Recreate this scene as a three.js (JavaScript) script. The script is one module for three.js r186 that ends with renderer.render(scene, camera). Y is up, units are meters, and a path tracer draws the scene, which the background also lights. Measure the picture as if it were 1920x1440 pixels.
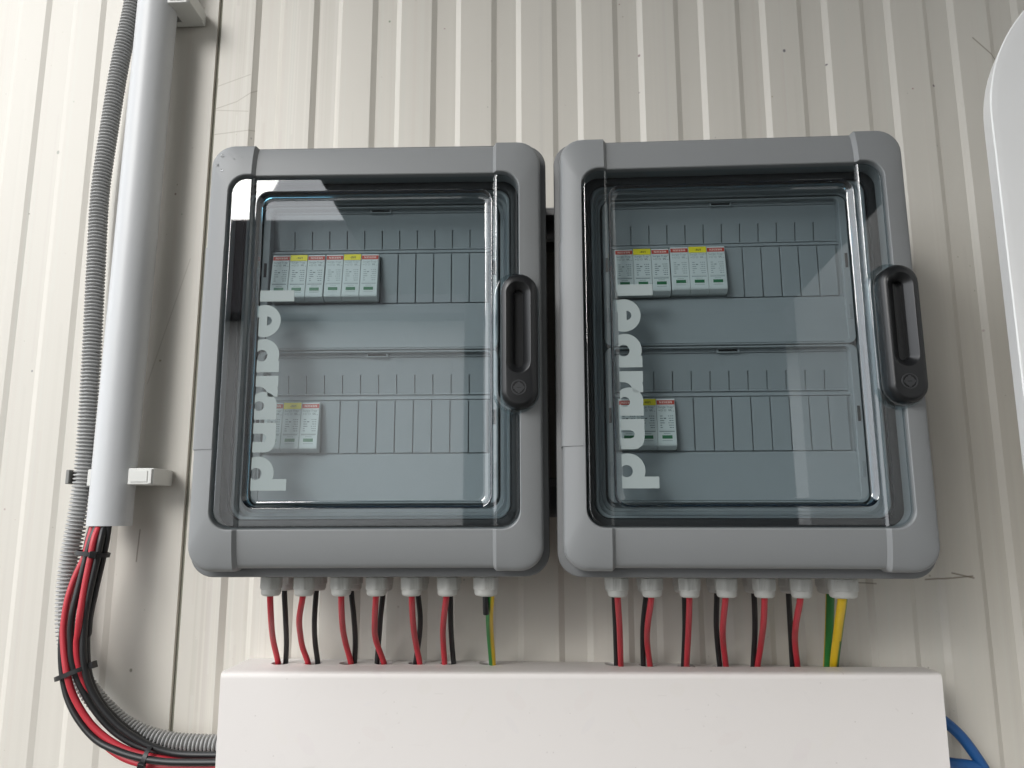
import * as THREE from 'three';
import { RoundedBoxGeometry } from 'three/addons/geometries/RoundedBoxGeometry.js';
import { mergeGeometries, mergeVertices } from 'three/addons/utils/BufferGeometryUtils.js';
import { ImprovedNoise } from 'three/addons/math/ImprovedNoise.js';

// ---------------------------------------------------------------- camera, sky, sun, exposure
const scene = new THREE.Scene();
const camera = new THREE.PerspectiveCamera(53.43, 4 / 3, 0.05, 600);
camera.position.set(0, 0, 0.84524);
camera.rotation.order = 'YXZ';
camera.rotation.set(0.17022, 0.04594, -0.00208);
scene.add(camera);

const renderer = new THREE.WebGLRenderer({ antialias: true });
renderer.setSize(1024, 768);
renderer.toneMapping = THREE.LinearToneMapping;
renderer.toneMappingExposure = 1.17;
renderer.shadowMap.enabled = true;

{ // even overcast sky, a little brighter towards the zenith
  const w = 64, h = 32, d = new Float32Array(w * h * 4);
  for (let j = 0; j < h; j++) for (let i = 0; i < w; i++) {
    const el = ((j + 0.5) / h - 0.5) * Math.PI, s = Math.max(0, Math.sin(el));
    const L = 3.0 * (1 + 0.4 * s) / 1.4, o = (j * w + i) * 4;
    d[o] = L * 0.97; d[o + 1] = L * 1.0; d[o + 2] = L * 1.04; d[o + 3] = 1;
  }
  const sky = new THREE.DataTexture(d, w, h, THREE.RGBAFormat, THREE.FloatType);
  sky.mapping = THREE.EquirectangularReflectionMapping; sky.magFilter = THREE.LinearFilter; sky.needsUpdate = true;
  scene.background = sky; scene.environment = sky;
}
const sun = new THREE.DirectionalLight(new THREE.Color(1.0, 0.97, 0.92), 1.5);
sun.position.set(-1.42, 1.4, 2.3);
sun.shadow.radius = 50; sun.castShadow = true; sun.shadow.mapSize.set(2048, 2048);
Object.assign(sun.shadow.camera, { left: -1.2, right: 1.2, top: 1.2, bottom: -1.2, near: 0.1, far: 12 });
scene.add(sun); scene.add(sun.target);

// ---------------------------------------------------------------- helpers
const V = (x, y, z) => new THREE.Vector3(x, y, z);
let seed = 7; const rnd = () => { seed = (seed * 1664525 + 1013904223) >>> 0; return seed / 4294967296; };
const noise = new ImprovedNoise();
const used = {};
const numbered = n => { used[n] = (used[n] || 0) + 1; return used[n] === 1 ? n : n + '_' + String(used[n] - 1).padStart(3, '0'); };
function mat(r, g, b, rough = 0.6, extra = {}) {
  const { phys, ...e } = extra;
  const m = phys ? new THREE.MeshPhysicalMaterial(e) : new THREE.MeshStandardMaterial(e);
  m.color.setRGB(r, g, b); m.roughness = rough; m.side = THREE.DoubleSide; return m;
}
function mesh(name, geo, m, parent) {
  const o = new THREE.Mesh(geo, m); o.name = parent ? name : numbered(name); o.castShadow = o.receiveShadow = true;
  (parent || scene).add(o); return o;
}
function tag(o, label, category, group, kind) { Object.assign(o.userData, { label, category }); if (group) o.userData.group = group; if (kind) o.userData.kind = kind; return o; }
function thing(name, label, category, group) { const o = new THREE.Group(); o.name = numbered(name); scene.add(o); return tag(o, label, category, group); }
function creased(geo, angle) { // smooth normals across edges flatter than the angle, at sub-millimetre precision
  const g = geo.index ? geo.toNonIndexed() : geo, p = g.attributes.position, n = p.count / 3, fn = [], map = new Map(), c = Math.cos(angle);
  const A = V(0, 0, 0), B = V(0, 0, 0), C = V(0, 0, 0), key = v => Math.round(v.x * 2e6) + ',' + Math.round(v.y * 2e6) + ',' + Math.round(v.z * 2e6), keys = [];
  for (let f = 0; f < n; f++) {
    A.fromBufferAttribute(p, f * 3); B.fromBufferAttribute(p, f * 3 + 1); C.fromBufferAttribute(p, f * 3 + 2);
    const ks = [key(A), key(B), key(C)], N = B.clone().sub(A).cross(C.clone().sub(A)), w = N.length(); fn.push({ n: N.clone().divideScalar(w || 1), w: N, ok: w > 1e-16 });
    for (const k of ks) { keys.push(k); if (fn[f].ok) { if (!map.has(k)) map.set(k, []); map.get(k).push(f); } }
  }
  const out = new Float32Array(p.count * 3), S = V(0, 0, 0);
  for (let i = 0; i < p.count; i++) { const me = fn[i / 3 | 0]; S.set(0, 0, 0); for (const f of map.get(keys[i]) || []) if (fn[f].n.dot(me.n) > c) S.add(fn[f].w); if (S.lengthSq() < 1e-30) S.copy(me.n); S.normalize(); out.set([S.x, S.y, S.z], i * 3); }
  g.setAttribute('normal', new THREE.BufferAttribute(out, 3)); return g;
}
function grid(pts, closedU, closedV, crease = 0.6, colors) { // pts[row][col] -> geometry
  const R = pts.length, C = pts[0].length, pos = [], idx = [], col = [], uv = [];
  for (let i = 0; i < R; i++) for (let j = 0; j < C; j++) { const p = pts[i][j]; pos.push(p.x, p.y, p.z); uv.push(p.x, p.y); if (colors) col.push(...colors[i][j]); }
  for (let i = 0; i < R - (closedV ? 0 : 1); i++) for (let j = 0; j < C - (closedU ? 0 : 1); j++) {
    const a = i * C + j, b = i * C + (j + 1) % C, c = ((i + 1) % R) * C + (j + 1) % C, d = ((i + 1) % R) * C + j;
    idx.push(a, b, d, b, c, d);
  }
  const g = new THREE.BufferGeometry();
  g.setAttribute('position', new THREE.Float32BufferAttribute(pos, 3)); g.setAttribute('uv', new THREE.Float32BufferAttribute(uv, 2));
  if (colors) g.setAttribute('color', new THREE.Float32BufferAttribute(col, 3));
  g.setIndex(idx);
  return crease ? creased(g, crease) : (g.computeVertexNormals(), g);
}
// ring of a rounded rectangle, seen from the front, clockwise from upper left; xs / ys are extra stations on the straight runs
function rr(x0, x1, y0, y1, r, z, xs = [], ys = [], n = 8) {
  const p = [], arc = (cx, cy, a0) => { for (let k = 0; k <= n; k++) { const a = a0 - k / n * Math.PI / 2; p.push(V(cx + r * Math.cos(a), cy + r * Math.sin(a), z)); } };
  arc(x0 + r, y1 - r, Math.PI); p.push(...xs.map(x => V(x, y1, z)));
  arc(x1 - r, y1 - r, Math.PI / 2); p.push(...ys.map(y => V(x1, y, z)));
  arc(x1 - r, y0 + r, 0); p.push(...[...xs].reverse().map(x => V(x, y0, z)));
  arc(x0 + r, y0 + r, -Math.PI / 2); p.push(...[...ys].reverse().map(y => V(x0, y, z)));
  return p;
}
function stadium(cx, cy, hw, hh, z, n = 14) { // upright
  const p = []; for (let k = 0; k <= n; k++) { const a = Math.PI - k / n * Math.PI; p.push(V(cx + hw * Math.cos(a), cy + hh - hw + hw * Math.sin(a), z)); }
  for (let k = 0; k <= n; k++) { const a = -k / n * Math.PI; p.push(V(cx + hw * Math.cos(a), cy - hh + hw + hw * Math.sin(a), z)); } return p;
}
function capRing(ring) { const c = ring.reduce((a, p) => a.add(p), V(0, 0, 0)).multiplyScalar(1 / ring.length); return ring.map(() => c.clone()); }
function flatCap(ring) { // planar face closing a ring of constant z
  const g = new THREE.ShapeGeometry(new THREE.Shape(ring.map(p => new THREE.Vector2(p.x, p.y)))); g.translate(0, 0, ring[0].z); const n = g.attributes.normal; for (let i = 0; i < n.count; i++) n.setXYZ(i, 0, 0, 1); return g;
}
function tube(points, radius, seg, rad, o = {}) {
  const c = new THREE.CatmullRomCurve3(points.map(p => V(...p)), false, 'centripetal'); c.arcLengthDivisions = 1500;
  const fr = c.computeFrenetFrames(seg, false), L = c.getLength(), rows = [], cols = [];
  for (let i = 0; i <= seg; i++) {
    const t = i / seg, P = c.getPointAt(t), r = typeof radius === 'function' ? radius(t * L) : radius, row = [], cr = [];
    for (let j = 0; j < rad; j++) {
      const a = j / rad * Math.PI * 2;
      row.push(P.clone().addScaledVector(fr.normals[i], r * Math.cos(a)).addScaledVector(fr.binormals[i], r * Math.sin(a)));
      if (o.color) cr.push(o.color(t, a, fr.normals[i].clone().multiplyScalar(Math.cos(a)).addScaledVector(fr.binormals[i], Math.sin(a))));
    }
    rows.push(row); cols.push(cr);
  }
  if (!o.open) { rows.unshift(capRing(rows[0])); rows.push(capRing(rows[rows.length - 1])); cols.unshift(cols[0]); cols.push(cols[cols.length - 1]); }
  return grid(rows, true, false, o.crease === undefined ? 0.7 : o.crease, o.color ? cols : null);
}
function box(x0, x1, y0, y1, z0, z1, r = 0.0004, s = 1) {
  const g = new RoundedBoxGeometry(x1 - x0, y1 - y0, z1 - z0, s, Math.min(r, (x1 - x0) / 2.1, (y1 - y0) / 2.1, (z1 - z0) / 2.1));
  g.translate((x0 + x1) / 2, (y0 + y1) / 2, (z0 + z1) / 2); return g;
}
function join(list) { return mergeGeometries(list.map(g => { g = g.index ? g.toNonIndexed() : g; for (const k of Object.keys(g.attributes)) if (!['position', 'normal', 'uv'].includes(k)) g.deleteAttribute(k); return g; })); }
function canvas(w, h, draw) {
  const c = document.createElement('canvas'); c.width = w; c.height = h; draw(c.getContext('2d'), w, h);
  const t = new THREE.CanvasTexture(c); t.colorSpace = THREE.SRGBColorSpace; t.magFilter = THREE.LinearFilter; return t;
}
function noiseTexture(size, f) { // grey tile 0..1
  const d = new Uint8Array(size * size * 4);
  for (let j = 0; j < size; j++) for (let i = 0; i < size; i++) { const v = Math.max(0, Math.min(255, 255 * f(i / size, j / size))), o = (j * size + i) * 4; d[o] = d[o + 1] = d[o + 2] = v; d[o + 3] = 255; }
  const t = new THREE.DataTexture(d, size, size); t.wrapS = t.wrapT = THREE.RepeatWrapping; t.magFilter = THREE.LinearFilter; t.needsUpdate = true; return t;
}
const grainTile = noiseTexture(256, () => 0.5 + 0.5 * (rnd() - 0.5));
const grain = rep => { const t = grainTile.clone(); t.repeat.set(rep, rep); t.needsUpdate = true; return t; };

// ---------------------------------------------------------------- materials
const M = {
  cover: mat(0.232, 0.24, 0.244, 0.45, { bumpMap: grain(12), bumpScale: 0.00006 }),
  body: mat(0.17, 0.175, 0.178, 0.5, { bumpMap: grain(12), bumpScale: 0.00006 }),
  inner: mat(0.295, 0.318, 0.328, 0.5, { bumpMap: grain(12), bumpScale: 0.00005 }),
  innerDark: mat(0.24, 0.26, 0.27, 0.45),
  glass: mat(0.755, 0.82, 0.84, 0.02, { phys: true, transmission: 1, thickness: 0, ior: 1.9 }),
  glassEdge: mat(1, 1, 1, 0.03, { phys: true, transmission: 1, thickness: 0.006, ior: 1.5, attenuationColor: new THREE.Color(0.06, 0.2, 0.3), attenuationDistance: 0.004 }),
  lock: mat(0.035, 0.036, 0.038, 0.4),
  black: mat(0.011, 0.0115, 0.0125, 0.3, { bumpMap: grain(30), bumpScale: 0.00005 }),
  blackMatt: mat(0.012, 0.012, 0.013, 0.55),
  slot: mat(0.006, 0.006, 0.007, 0.7),
  print: mat(0.33, 0.38, 0.38, 0.75),
  white: null,
  panelWhite: mat(0.9, 0.9, 0.89, 0.4),
  gland: mat(0.56, 0.56, 0.53, 0.5),
  device: mat(0.6, 0.63, 0.62, 0.5),
  deviceBase: mat(0.34, 0.36, 0.36, 0.5),
  green: mat(0.03, 0.16, 0.07, 0.35),
  greenFrame: mat(0.72, 0.75, 0.73, 0.5),
  red: mat(0.50, 0.03, 0.045, 0.42), wireBlack: mat(0.014, 0.014, 0.015, 0.4), blue: mat(0.012, 0.09, 0.28, 0.4),
  earth: mat(1, 1, 1, 0.42, { vertexColors: true }),
  pipe: mat(0.56, 0.57, 0.58, 0.38), flex: mat(0.4, 0.4, 0.395, 0.4), clip: mat(0.66, 0.66, 0.63, 0.45), clipGrey: mat(0.22, 0.22, 0.21, 0.5),
  tie: mat(0.015, 0.015, 0.016, 0.38), steel: mat(0.4, 0.4, 0.4, 0.4, { metalness: 0.8 }),
  drop: mat(1, 1, 1, 0.0, { phys: true, transmission: 1, thickness: 0.002, ior: 1.33 }),
};

{ // white painted steel with faint scuffs and finger marks
  const t = canvas(1024, 512, (x, w, h) => {
    x.fillStyle = 'rgb(255,255,255)'; x.fillRect(0, 0, w, h);
    for (let i = 0; i < 260; i++) { x.fillStyle = `rgba(${120 + rnd() * 60},${112 + rnd() * 50},${100 + rnd() * 50},${0.004 + rnd() * 0.01})`; x.beginPath(); x.ellipse(rnd() * w, rnd() * h, 3 + rnd() * 16, 2 + rnd() * 8, rnd() * 3, 0, 7); x.fill(); }
    for (let i = 0; i < 90; i++) { x.strokeStyle = `rgba(110,104,96,${0.03 + rnd() * 0.08})`; x.lineWidth = 0.6 + rnd(); const px = rnd() * w, py = rnd() * h; x.beginPath(); x.moveTo(px, py); x.lineTo(px + (rnd() - 0.4) * 30, py + (rnd() - 0.5) * 10); x.stroke(); }
    for (let i = 0; i < 90; i++) { x.fillStyle = `rgba(80,72,60,${0.1 + rnd() * 0.25})`; x.fillRect(rnd() * w, rnd() * h, 1, 1); }
  });
  t.wrapS = t.wrapT = THREE.MirroredRepeatWrapping; t.repeat.set(1.4, 2.8);
  M.white = mat(0.77, 0.735, 0.71, 0.5, { map: t });
}

// ---------------------------------------------------------------- ground and wall
{
  const gt = canvas(512, 512, (x, w, h) => {
    x.fillStyle = 'rgb(150,147,140)'; x.fillRect(0, 0, w, h);
    for (let i = 0; i < 9000; i++) { const v = 120 + rnd() * 60 | 0; x.fillStyle = `rgba(${v},${v - 2},${v - 8},0.4)`; x.fillRect(rnd() * w, rnd() * h, 1 + rnd() * 3, 1 + rnd() * 3); }
  });
  gt.wrapS = gt.wrapT = THREE.RepeatWrapping; gt.repeat.set(150, 150);
  const g = mesh('ground', new THREE.PlaneGeometry(300, 300).rotateX(-Math.PI / 2), mat(0.22, 0.22, 0.22, 0.9, { map: gt }));
  g.position.y = -1.45; g.userData.kind = 'structure';
}
const WX0 = -0.8, WX1 = 0.8, WY0 = -0.42, WY1 = 0.78;
const wallMap = canvas(2048, 1536, (x, w, h) => {
  const X = v => (v - WX0) / (WX1 - WX0) * w, Y = v => (WY1 - v) / (WY1 - WY0) * h;
  x.fillStyle = 'rgb(214,210,202)'; x.fillRect(0, 0, w, h);
  for (let i = 0; i < 420; i++) { const a = 0.012 + rnd() * 0.02, px = rnd() * w, l = 200 + rnd() * 900; x.fillStyle = rnd() < 0.5 ? `rgba(255,253,246,${a})` : `rgba(150,143,130,${a})`; x.fillRect(px, rnd() * h - l / 2, 1 + rnd() * 7, l); }
  // film remains beside the panel joint: fine vertical streaks
  for (let i = 0; i < 110; i++) { x.fillStyle = rnd() < 0.55 ? `rgba(255,253,250,${0.05 + rnd() * 0.1})` : `rgba(160,150,140,${0.04 + rnd() * 0.07})`; const px = X(-0.392 + rnd() * 0.14), l = 120 + rnd() * 700; x.fillRect(px, rnd() * h - 150, 1 + rnd() * 4, l); }
  for (let i = 0; i < 330; i++) { const r = 0.4 + Math.pow(rnd(), 5) * 1.7; x.fillStyle = `rgba(${70 + rnd() * 50},${60 + rnd() * 45},${45 + rnd() * 40},${0.25 + rnd() * 0.5})`; x.beginPath(); x.ellipse(rnd() * w, rnd() * h, r, r * (0.7 + rnd() * 0.8), 0, 0, 7); x.fill(); }
  x.lineCap = 'round';
  const scratch = (pts, a, lw = 1) => { x.strokeStyle = `rgba(95,85,68,${a})`; x.lineWidth = lw; x.beginPath(); pts.forEach(([u, v], i) => i ? x.lineTo(X(u), Y(v)) : x.moveTo(X(u), Y(v))); x.stroke(); };
  scratch([[-0.399, 0.52], [-0.36, 0.535]], 0.35); scratch([[-0.4, 0.49], [-0.375, 0.499], [-0.352, 0.515]], 0.4); scratch([[-0.4, 0.488], [-0.36, 0.486]], 0.3); scratch([[-0.4, 0.456], [-0.352, 0.462]], 0.35);
  scratch([[-0.403, 0.45], [-0.402, 0.49], [-0.4, 0.53]], 0.35, 2); scratch([[-0.42, 0.3], [-0.447, 0.2], [-0.46, 0.15]], 0.25);
  scratch([[-0.455, -0.015], [-0.4565, -0.05]], 0.6, 1.4); scratch([[0.335, 0.1], [0.337, 0.02]], 0.3);
  scratch([[0.508, 0.556], [0.53, 0.531], [0.545, 0.52], [0.562, 0.517]], 0.55, 1.6); scratch([[0.3, -0.07], [0.345, -0.072]], 0.5, 1.4); scratch([[0.398, -0.068], [0.425, -0.066], [0.445, -0.064]], 0.6, 1.8); scratch([[0.424, -0.061], [0.446, -0.066]], 0.6, 1.8);
  for (let i = 0; i < 26; i++) { x.fillStyle = `rgba(${80 + rnd() * 30},70,52,${0.3 + rnd() * 0.5})`; const px = X(0.535 + rnd() * 0.02), py = Y(0.42 + rnd() * 0.022); x.beginPath(); x.ellipse(px, py, 1 + rnd() * 4, 1 + rnd() * 3, rnd() * 3, 0, 7); x.fill(); }
});
const wallMat = mat(0.97, 0.965, 0.95, 0.45, { map: wallMap, bumpMap: grain(9), bumpScale: 0.00008 });
function panel(profile, parent) {
  const ys = [-1.45, -0.6, 0, 0.6, 1.4, 2.6];
  const g = grid(ys.map(y => profile.map(([x, z]) => V(x, y, z))), false, false, 0.25);
  const p = g.attributes.position, uv = g.attributes.uv;
  for (let i = 0; i < p.count; i++) uv.setXY(i, (p.getX(i) - WX0) / (WX1 - WX0), (p.getY(i) - WY0) / (WY1 - WY0));
  return mesh('cladding_panel', g, wallMat, parent);
}
wallMap.wrapS = wallMap.wrapT = THREE.MirroredRepeatWrapping;
{
  const wall = thing('clad_wall', 'cream ribbed metal clad wall behind the enclosures', 'wall');
  const s = 0.0032, pr = [[-0.4005, -0.012], [-0.4005, 0.0006], [-0.3999, 0.0012], [-0.3965, 0.0012]]; let D = 0.0038;
  const ribs = (k0, k1, x0, p, crown, out) => { for (let k = k0; k <= k1; k++) { const a = x0 + p * k, b = a + crown; out.push([a - s, -D], [a + s, 0], [b - s, 0], [b + s, -D]); } };
  // right-hand panel: its first rib is lapped at the joint
  pr.push([-0.3585, 0.0004], [-0.352, -D]);
  ribs(0, 38, -0.3254, 0.07382, 0.0438, pr);
  pr.push([2.56, -D]);
  panel(pr, wall);
  const pl = []; D = 0.0018; ribs(-28, 0, -0.5205, 0.0715, 0.037, pl);
  pl.push([-0.4068, -D], [-0.4062, -0.0032], [-0.4062, -0.03], [-0.398, -0.03]);
  panel(pl, wall);
  mesh('joint_strip', box(-0.4062, -0.4004, -1.45, 2.6, -0.012, -0.0052, 0.001), mat(0.26, 0.255, 0.21, 0.8), wall);
}
{ // what shades the wall and shows in the doors: a small canopy overhead, a pale house across the yard, a side wall on the right
  const t = thing('canopy', 'grey canopy above the enclosures, open to the sky on the left', 'canopy');
  mesh('roof_sheet', box(-0.83, 1.33, 1.35, 1.40, 0.01, 4.25, 0.005), mat(0.13, 0.13, 0.135, 0.8), t);
  mesh('front_screen', box(-0.33, 1.328, -1.45, 1.348, 4.17, 4.23, 0.005), mat(0.09, 0.09, 0.09, 0.8), t);
  const h = thing('opposite_house', 'pale rendered house across the yard, reflected in the doors', 'house');
  mesh('wall', box(-3.6, 4, -1.45, 2.1, 8, 8.3, 0.02), mat(0.8, 0.795, 0.78, 0.85), h);
  mesh('roof', box(-3.8, 4.2, 2.105, 3.2, 7.7, 8.6, 0.02), mat(0.09, 0.08, 0.085, 0.8), h);
  const w = thing('side_wall', 'plain wall on the right of the yard, reflected in the right door', 'wall');
  mesh('masonry', box(2.4, 2.65, -1.45, 5.5, 0.02, 7.6, 0.02), mat(0.4, 0.395, 0.38, 0.85), w);
}

// ---------------------------------------------------------------- enclosures
const smoothDrop = x => { const a = Math.abs(x); return a <= 0.1125 ? -0.004 : a >= 0.1155 ? 0 : -0.004 * (0.1155 - a) / 0.003; };
const HINGE_T = 0.0945, HINGE_B = -0.0943;
const coverGeo = (() => { // moulded cover: swept profile, bars between the corner blocks set back
  const xs = [-0.1155, -0.1125, -0.06, 0, 0.06, 0.1125, 0.1155];
  const ys = [0.12, HINGE_T + 0.0002, HINGE_T, 0.05, 0, -0.05, HINGE_B, HINGE_B - 0.0002, -0.12];
  const ri = rr(-0.1365, 0.1365, -0.1644, 0.1644, 0.0165, 0, xs, ys), ro = rr(-0.157, 0.157, -0.2012, 0.1982, 0.0215, 0, xs, ys);
  const prof = [[-0.03, -0.024], [0, -0.0014], [0.012, -0.0005], [0.035, 0], [0.2, -0.0004], [0.45, -0.0014], [0.7, -0.0032], [0.85, -0.0047], [0.91, -0.0056], [0.95, -0.0068], [0.98, -0.0088], [0.995, -0.0118], [1, -0.0155], [1, -0.0275]];
  const rows = prof.map(([t, z]) => ri.map((p, i) => {
    const q = ro[i], d = Math.abs(p.x - q.x) < 1e-6 ? smoothDrop(p.x) : 0;
    let y = p.y + (q.y - p.y) * t; if (d < 0 && t > 0.5) y -= Math.sign(y) * -d * 0.62 * (t - 0.5) / 0.5;
    return V(p.x + (q.x - p.x) * t, y, z + (t > 0 ? d : (t === 0 ? d : 0)));
  }));
  const onLeft = (p) => p.x < -0.13 && p.y < HINGE_T + 1e-5 && p.y > HINGE_B - 1e-5;
  const build = keep => {
    const pos = [], C = ri.length;
    for (let i = 0; i < rows.length - 1; i++) for (let j = 0; j < C; j++) {
      const k = (j + 1) % C, left = onLeft(ri[j]) && onLeft(ri[k]);
      const groove = ri[j].x < -0.13 && !left && Math.abs(ri[j].y - ri[k].y) < 0.0003 && Math.abs(ri[j].x - ri[k].x) < 1e-6;
      if (groove || left !== keep) continue;
      let q = [rows[i][j], rows[i][k], rows[i + 1][k], rows[i + 1][j]];
      if (keep) q = q.map(v => V(v.x - (v.x < -0.15 ? 0.0009 : 0), v.y, v.z + 0.0006));
      for (const a of [0, 1, 3, 1, 2, 3]) pos.push(q[a].x, q[a].y, q[a].z);
    }
    const g = new THREE.BufferGeometry(); g.setAttribute('position', new THREE.Float32BufferAttribute(pos, 3));
    const uv = []; for (let i = 0; i < pos.length; i += 3) uv.push(pos[i], pos[i + 1]); g.setAttribute('uv', new THREE.Float32BufferAttribute(uv, 2));
    return creased(mergeVertices(g, 1e-6), 0.55);
  };
  return { frame: build(false), hinge: build(true) };
})();
const bodyGeo = (() => {
  const r = (i, z, rad = 0.022) => rr(-0.1625 + i, 0.1625 - i, -0.2072 + i, 0.2038 - i, rad, z);
  const rows = [r(0.016, -0.0245, 0.012), r(0.0066, -0.0250), r(0.002, -0.026), r(0.0006, -0.0266), r(0, -0.028), r(0, -0.034), r(0.0015, -0.035), r(0.0015, -0.045), r(0.004, -0.136), r(0.007, -0.139)];
  rows.push(capRing(rows[rows.length - 1])); return grid(rows, true, false, 0.5);
})();
const bezelGeo = (() => { // stepped surround inside the cover
  const R = (hx, y0, y1, z, r) => rr(-hx, hx, y0, y1, r, z);
  const st = [[0.1368, -0.1650, 0.1650, -0.0235, 0.016], [0.1368, -0.1650, 0.1650, -0.070, 0.016], [0.1290, -0.1580, 0.1592, -0.070, 0.014], [0.1275, -0.1565, 0.1577, -0.0255, 0.014], [0.1268, -0.1558, 0.1570, -0.025, 0.0135], [0.1255, -0.1545, 0.1557, -0.025, 0.013], [0.1248, -0.1538, 0.1550, -0.0256, 0.013], [0.1240, -0.1530, 0.1543, -0.034, 0.013],
    [0.1215, -0.1505, 0.1523, -0.034, 0.0125], [0.1208, -0.1500, 0.1518, -0.0405, 0.0125], [0.1180, -0.1472, 0.1500, -0.0405, 0.012], [0.1172, -0.1465, 0.1492, -0.050, 0.012], [0.1050, -0.1350, 0.14, -0.054, 0.01]];
  return grid(st.map(a => R(...a)), true, false, 0.4);
})();
const gasketGeo = (() => { // rubber seal under the door edge
  const R = (i, z) => rr(-0.1366 + i, 0.1366 - i, -0.1646 + i, 0.1646 - i, 0.0158 - i * 0.3, z);
  return grid([R(0, -0.0222), R(0.0012, -0.0208), R(0.0045, -0.0204), R(0.0075, -0.0210), R(0.0086, -0.0235)], true, false, 0.8);
})();
const ROWS = [0.0757, -0.0701];
const plateGeo = (() => { // one modular faceplate: cross-section swept along x, with fine cuts over each module
  const prof = [[0.0722, -0.0470], [0.0690, -0.0472], [0.0684, -0.0462], [0.0676, -0.0462], [0.0670, -0.0478], [0.0640, -0.0482], [0.0506, -0.0500], [0.0505, -0.0500], [0.0330, -0.0525], [0.0322, -0.0516], [0.0316, -0.0516], [0.0312, -0.0535], [0.0300, -0.0535], [0.0290, -0.0472], [0.0262, -0.0462], [0.0256, -0.0478], [-0.0256, -0.0478], [-0.0260, -0.0448], [-0.0270, -0.0442], [-0.0700, -0.0412], [-0.0708, -0.0440]];
  const xs = [-0.1085, -0.1051]; for (let k = 1; k < 12; k++) { const c = -0.105 + 0.0175 * k; xs.push(c - 0.00055, c - 0.00025, c + 0.00025, c + 0.00055); } xs.push(0.1051, 0.1085);
  return grid(prof.map(([y, z], i) => xs.map((x, j) => V(x, y, z - ((i >= 7 && i <= 8 && j > 1 && j < xs.length - 2 && ((j - 2) % 4 === 1 || (j - 2) % 4 === 2)) ? 0.0022 : 0)))), false, false, 0.3);
})();
const plateRimGeo = (() => {
  const R = (x, y0, y1, r, z) => rr(-x, x, y0, y1, r, z);
  return grid([R(0.1158, -0.0722, 0.0727, 0.0075, -0.052), R(0.1158, -0.0722, 0.0727, 0.0075, -0.0415), R(0.1152, -0.0716, 0.0721, 0.007, -0.0408), R(0.1092, -0.0708, 0.0713, 0.0055, -0.0408), R(0.1086, -0.0704, 0.0708, 0.005, -0.0415), R(0.1086, -0.0702, 0.0706, 0.005, -0.052)], true, false, 0.4);
})();
const blankGeo = box(-0.00828, 0.00828, -0.0249, 0.0249, -0.0478, -0.0451, 0.0004);
const sideClipGeo = box(-0.0012, 0.0012, -0.007, 0.007, -0.0415, -0.0398, 0.0003);
const latchGeo = (() => {
  const s = new THREE.Shape([[-0.0105, -0.0022], [0.0105, -0.0022], [0.0105, 0.0022], [-0.0105, 0.0022]].map(a => new THREE.Vector2(...a)));
  s.holes.push(new THREE.Path([[-0.009, -0.0012], [0.009, -0.0012], [0.009, 0.0012], [-0.009, 0.0012]].map(a => new THREE.Vector2(...a))));
  return new THREE.ExtrudeGeometry(s, { depth: 0.004, bevelEnabled: false });
})();
const doorGeo = (() => {
  const g = [];
  const strip = (sg, xo, xi, hy, r, z) => { // outer corners rounded, inner edge straight
    const p = [], n = 8; p.push(V(xi, -hy, z));
    for (let k = 0; k <= n; k++) { const a = -Math.PI / 2 - k / n * Math.PI / 2; p.push(V(xo + r + r * Math.cos(a), -hy + r + r * Math.sin(a), z)); }
    for (let k = 0; k <= n; k++) { const a = Math.PI - k / n * Math.PI / 2; p.push(V(xo + r + r * Math.cos(a), hy - r + r * Math.sin(a), z)); }
    p.push(V(xi, hy, z)); return sg < 0 ? p : p.map(q => V(-q.x, q.y, q.z));
  };
  for (const sg of [-1, 1]) {
    const rows = [strip(sg, -0.1353, -0.1125, 0.1632, 0.0155, -0.020), strip(sg, -0.1353, -0.1125, 0.1632, 0.0155, -0.0065), strip(sg, -0.1351, -0.1132, 0.1630, 0.0153, -0.0042), strip(sg, -0.1344, -0.1148, 0.1623, 0.0146, -0.0032), strip(sg, -0.1335, -0.1157, 0.1614, 0.0137, -0.003), strip(sg, -0.1331, -0.1161, 0.1610, 0.0133, -0.003)];
    rows.splice(0, 1); g.push(grid(rows, true, false, 0.9), flatCap(rows[rows.length - 1]));
  }
  const P = (i, r, z) => rr(-0.1112 + i, 0.1112 - i, -0.1462 + i, 0.1502 - i, r, z);
  const rows = [rr(-0.1125, 0.1125, -0.1632, 0.1632, 0.0001, -0.018), rr(-0.1125, 0.1125, -0.1632, 0.1632, 0.0001, -0.0078), rr(-0.1124, 0.1124, -0.1624, 0.1624, 0.0001, -0.007), rr(-0.1122, 0.1122, -0.1615, 0.1615, 0.0001, -0.007), P(-0.0004, 0.0119, -0.007), P(0, 0.0115, -0.007), P(0.0007, 0.0110, -0.0073), P(0.0015, 0.0104, -0.0082), P(0.0024, 0.0097, -0.0094), P(0.0034, 0.0089, -0.0105), P(0.0046, 0.0081, -0.0114), P(0.0060, 0.0072, -0.0119), P(0.0074, 0.0062, -0.012), P(0.0078, 0.006, -0.012), P(0.0095, 0.005, -0.012)];
  rows.splice(0, 1); g.push(grid(rows, true, false, 0.9), flatCap(rows[rows.length - 1]));
  return join(g);
})();
const rimGeo = (() => { // thick moulded rib behind the window edge, seen edge-on
  const P = (i, z) => rr(-0.1118 + i, 0.1118 - i, -0.1468 + i, 0.1508 - i, 0.0115 - i * 0.8, z);
  return grid([P(0, -0.0095), P(0, -0.0185), P(0.0022, -0.0185), P(0.0022, -0.0125)], true, true, 0.4);
})();
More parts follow.
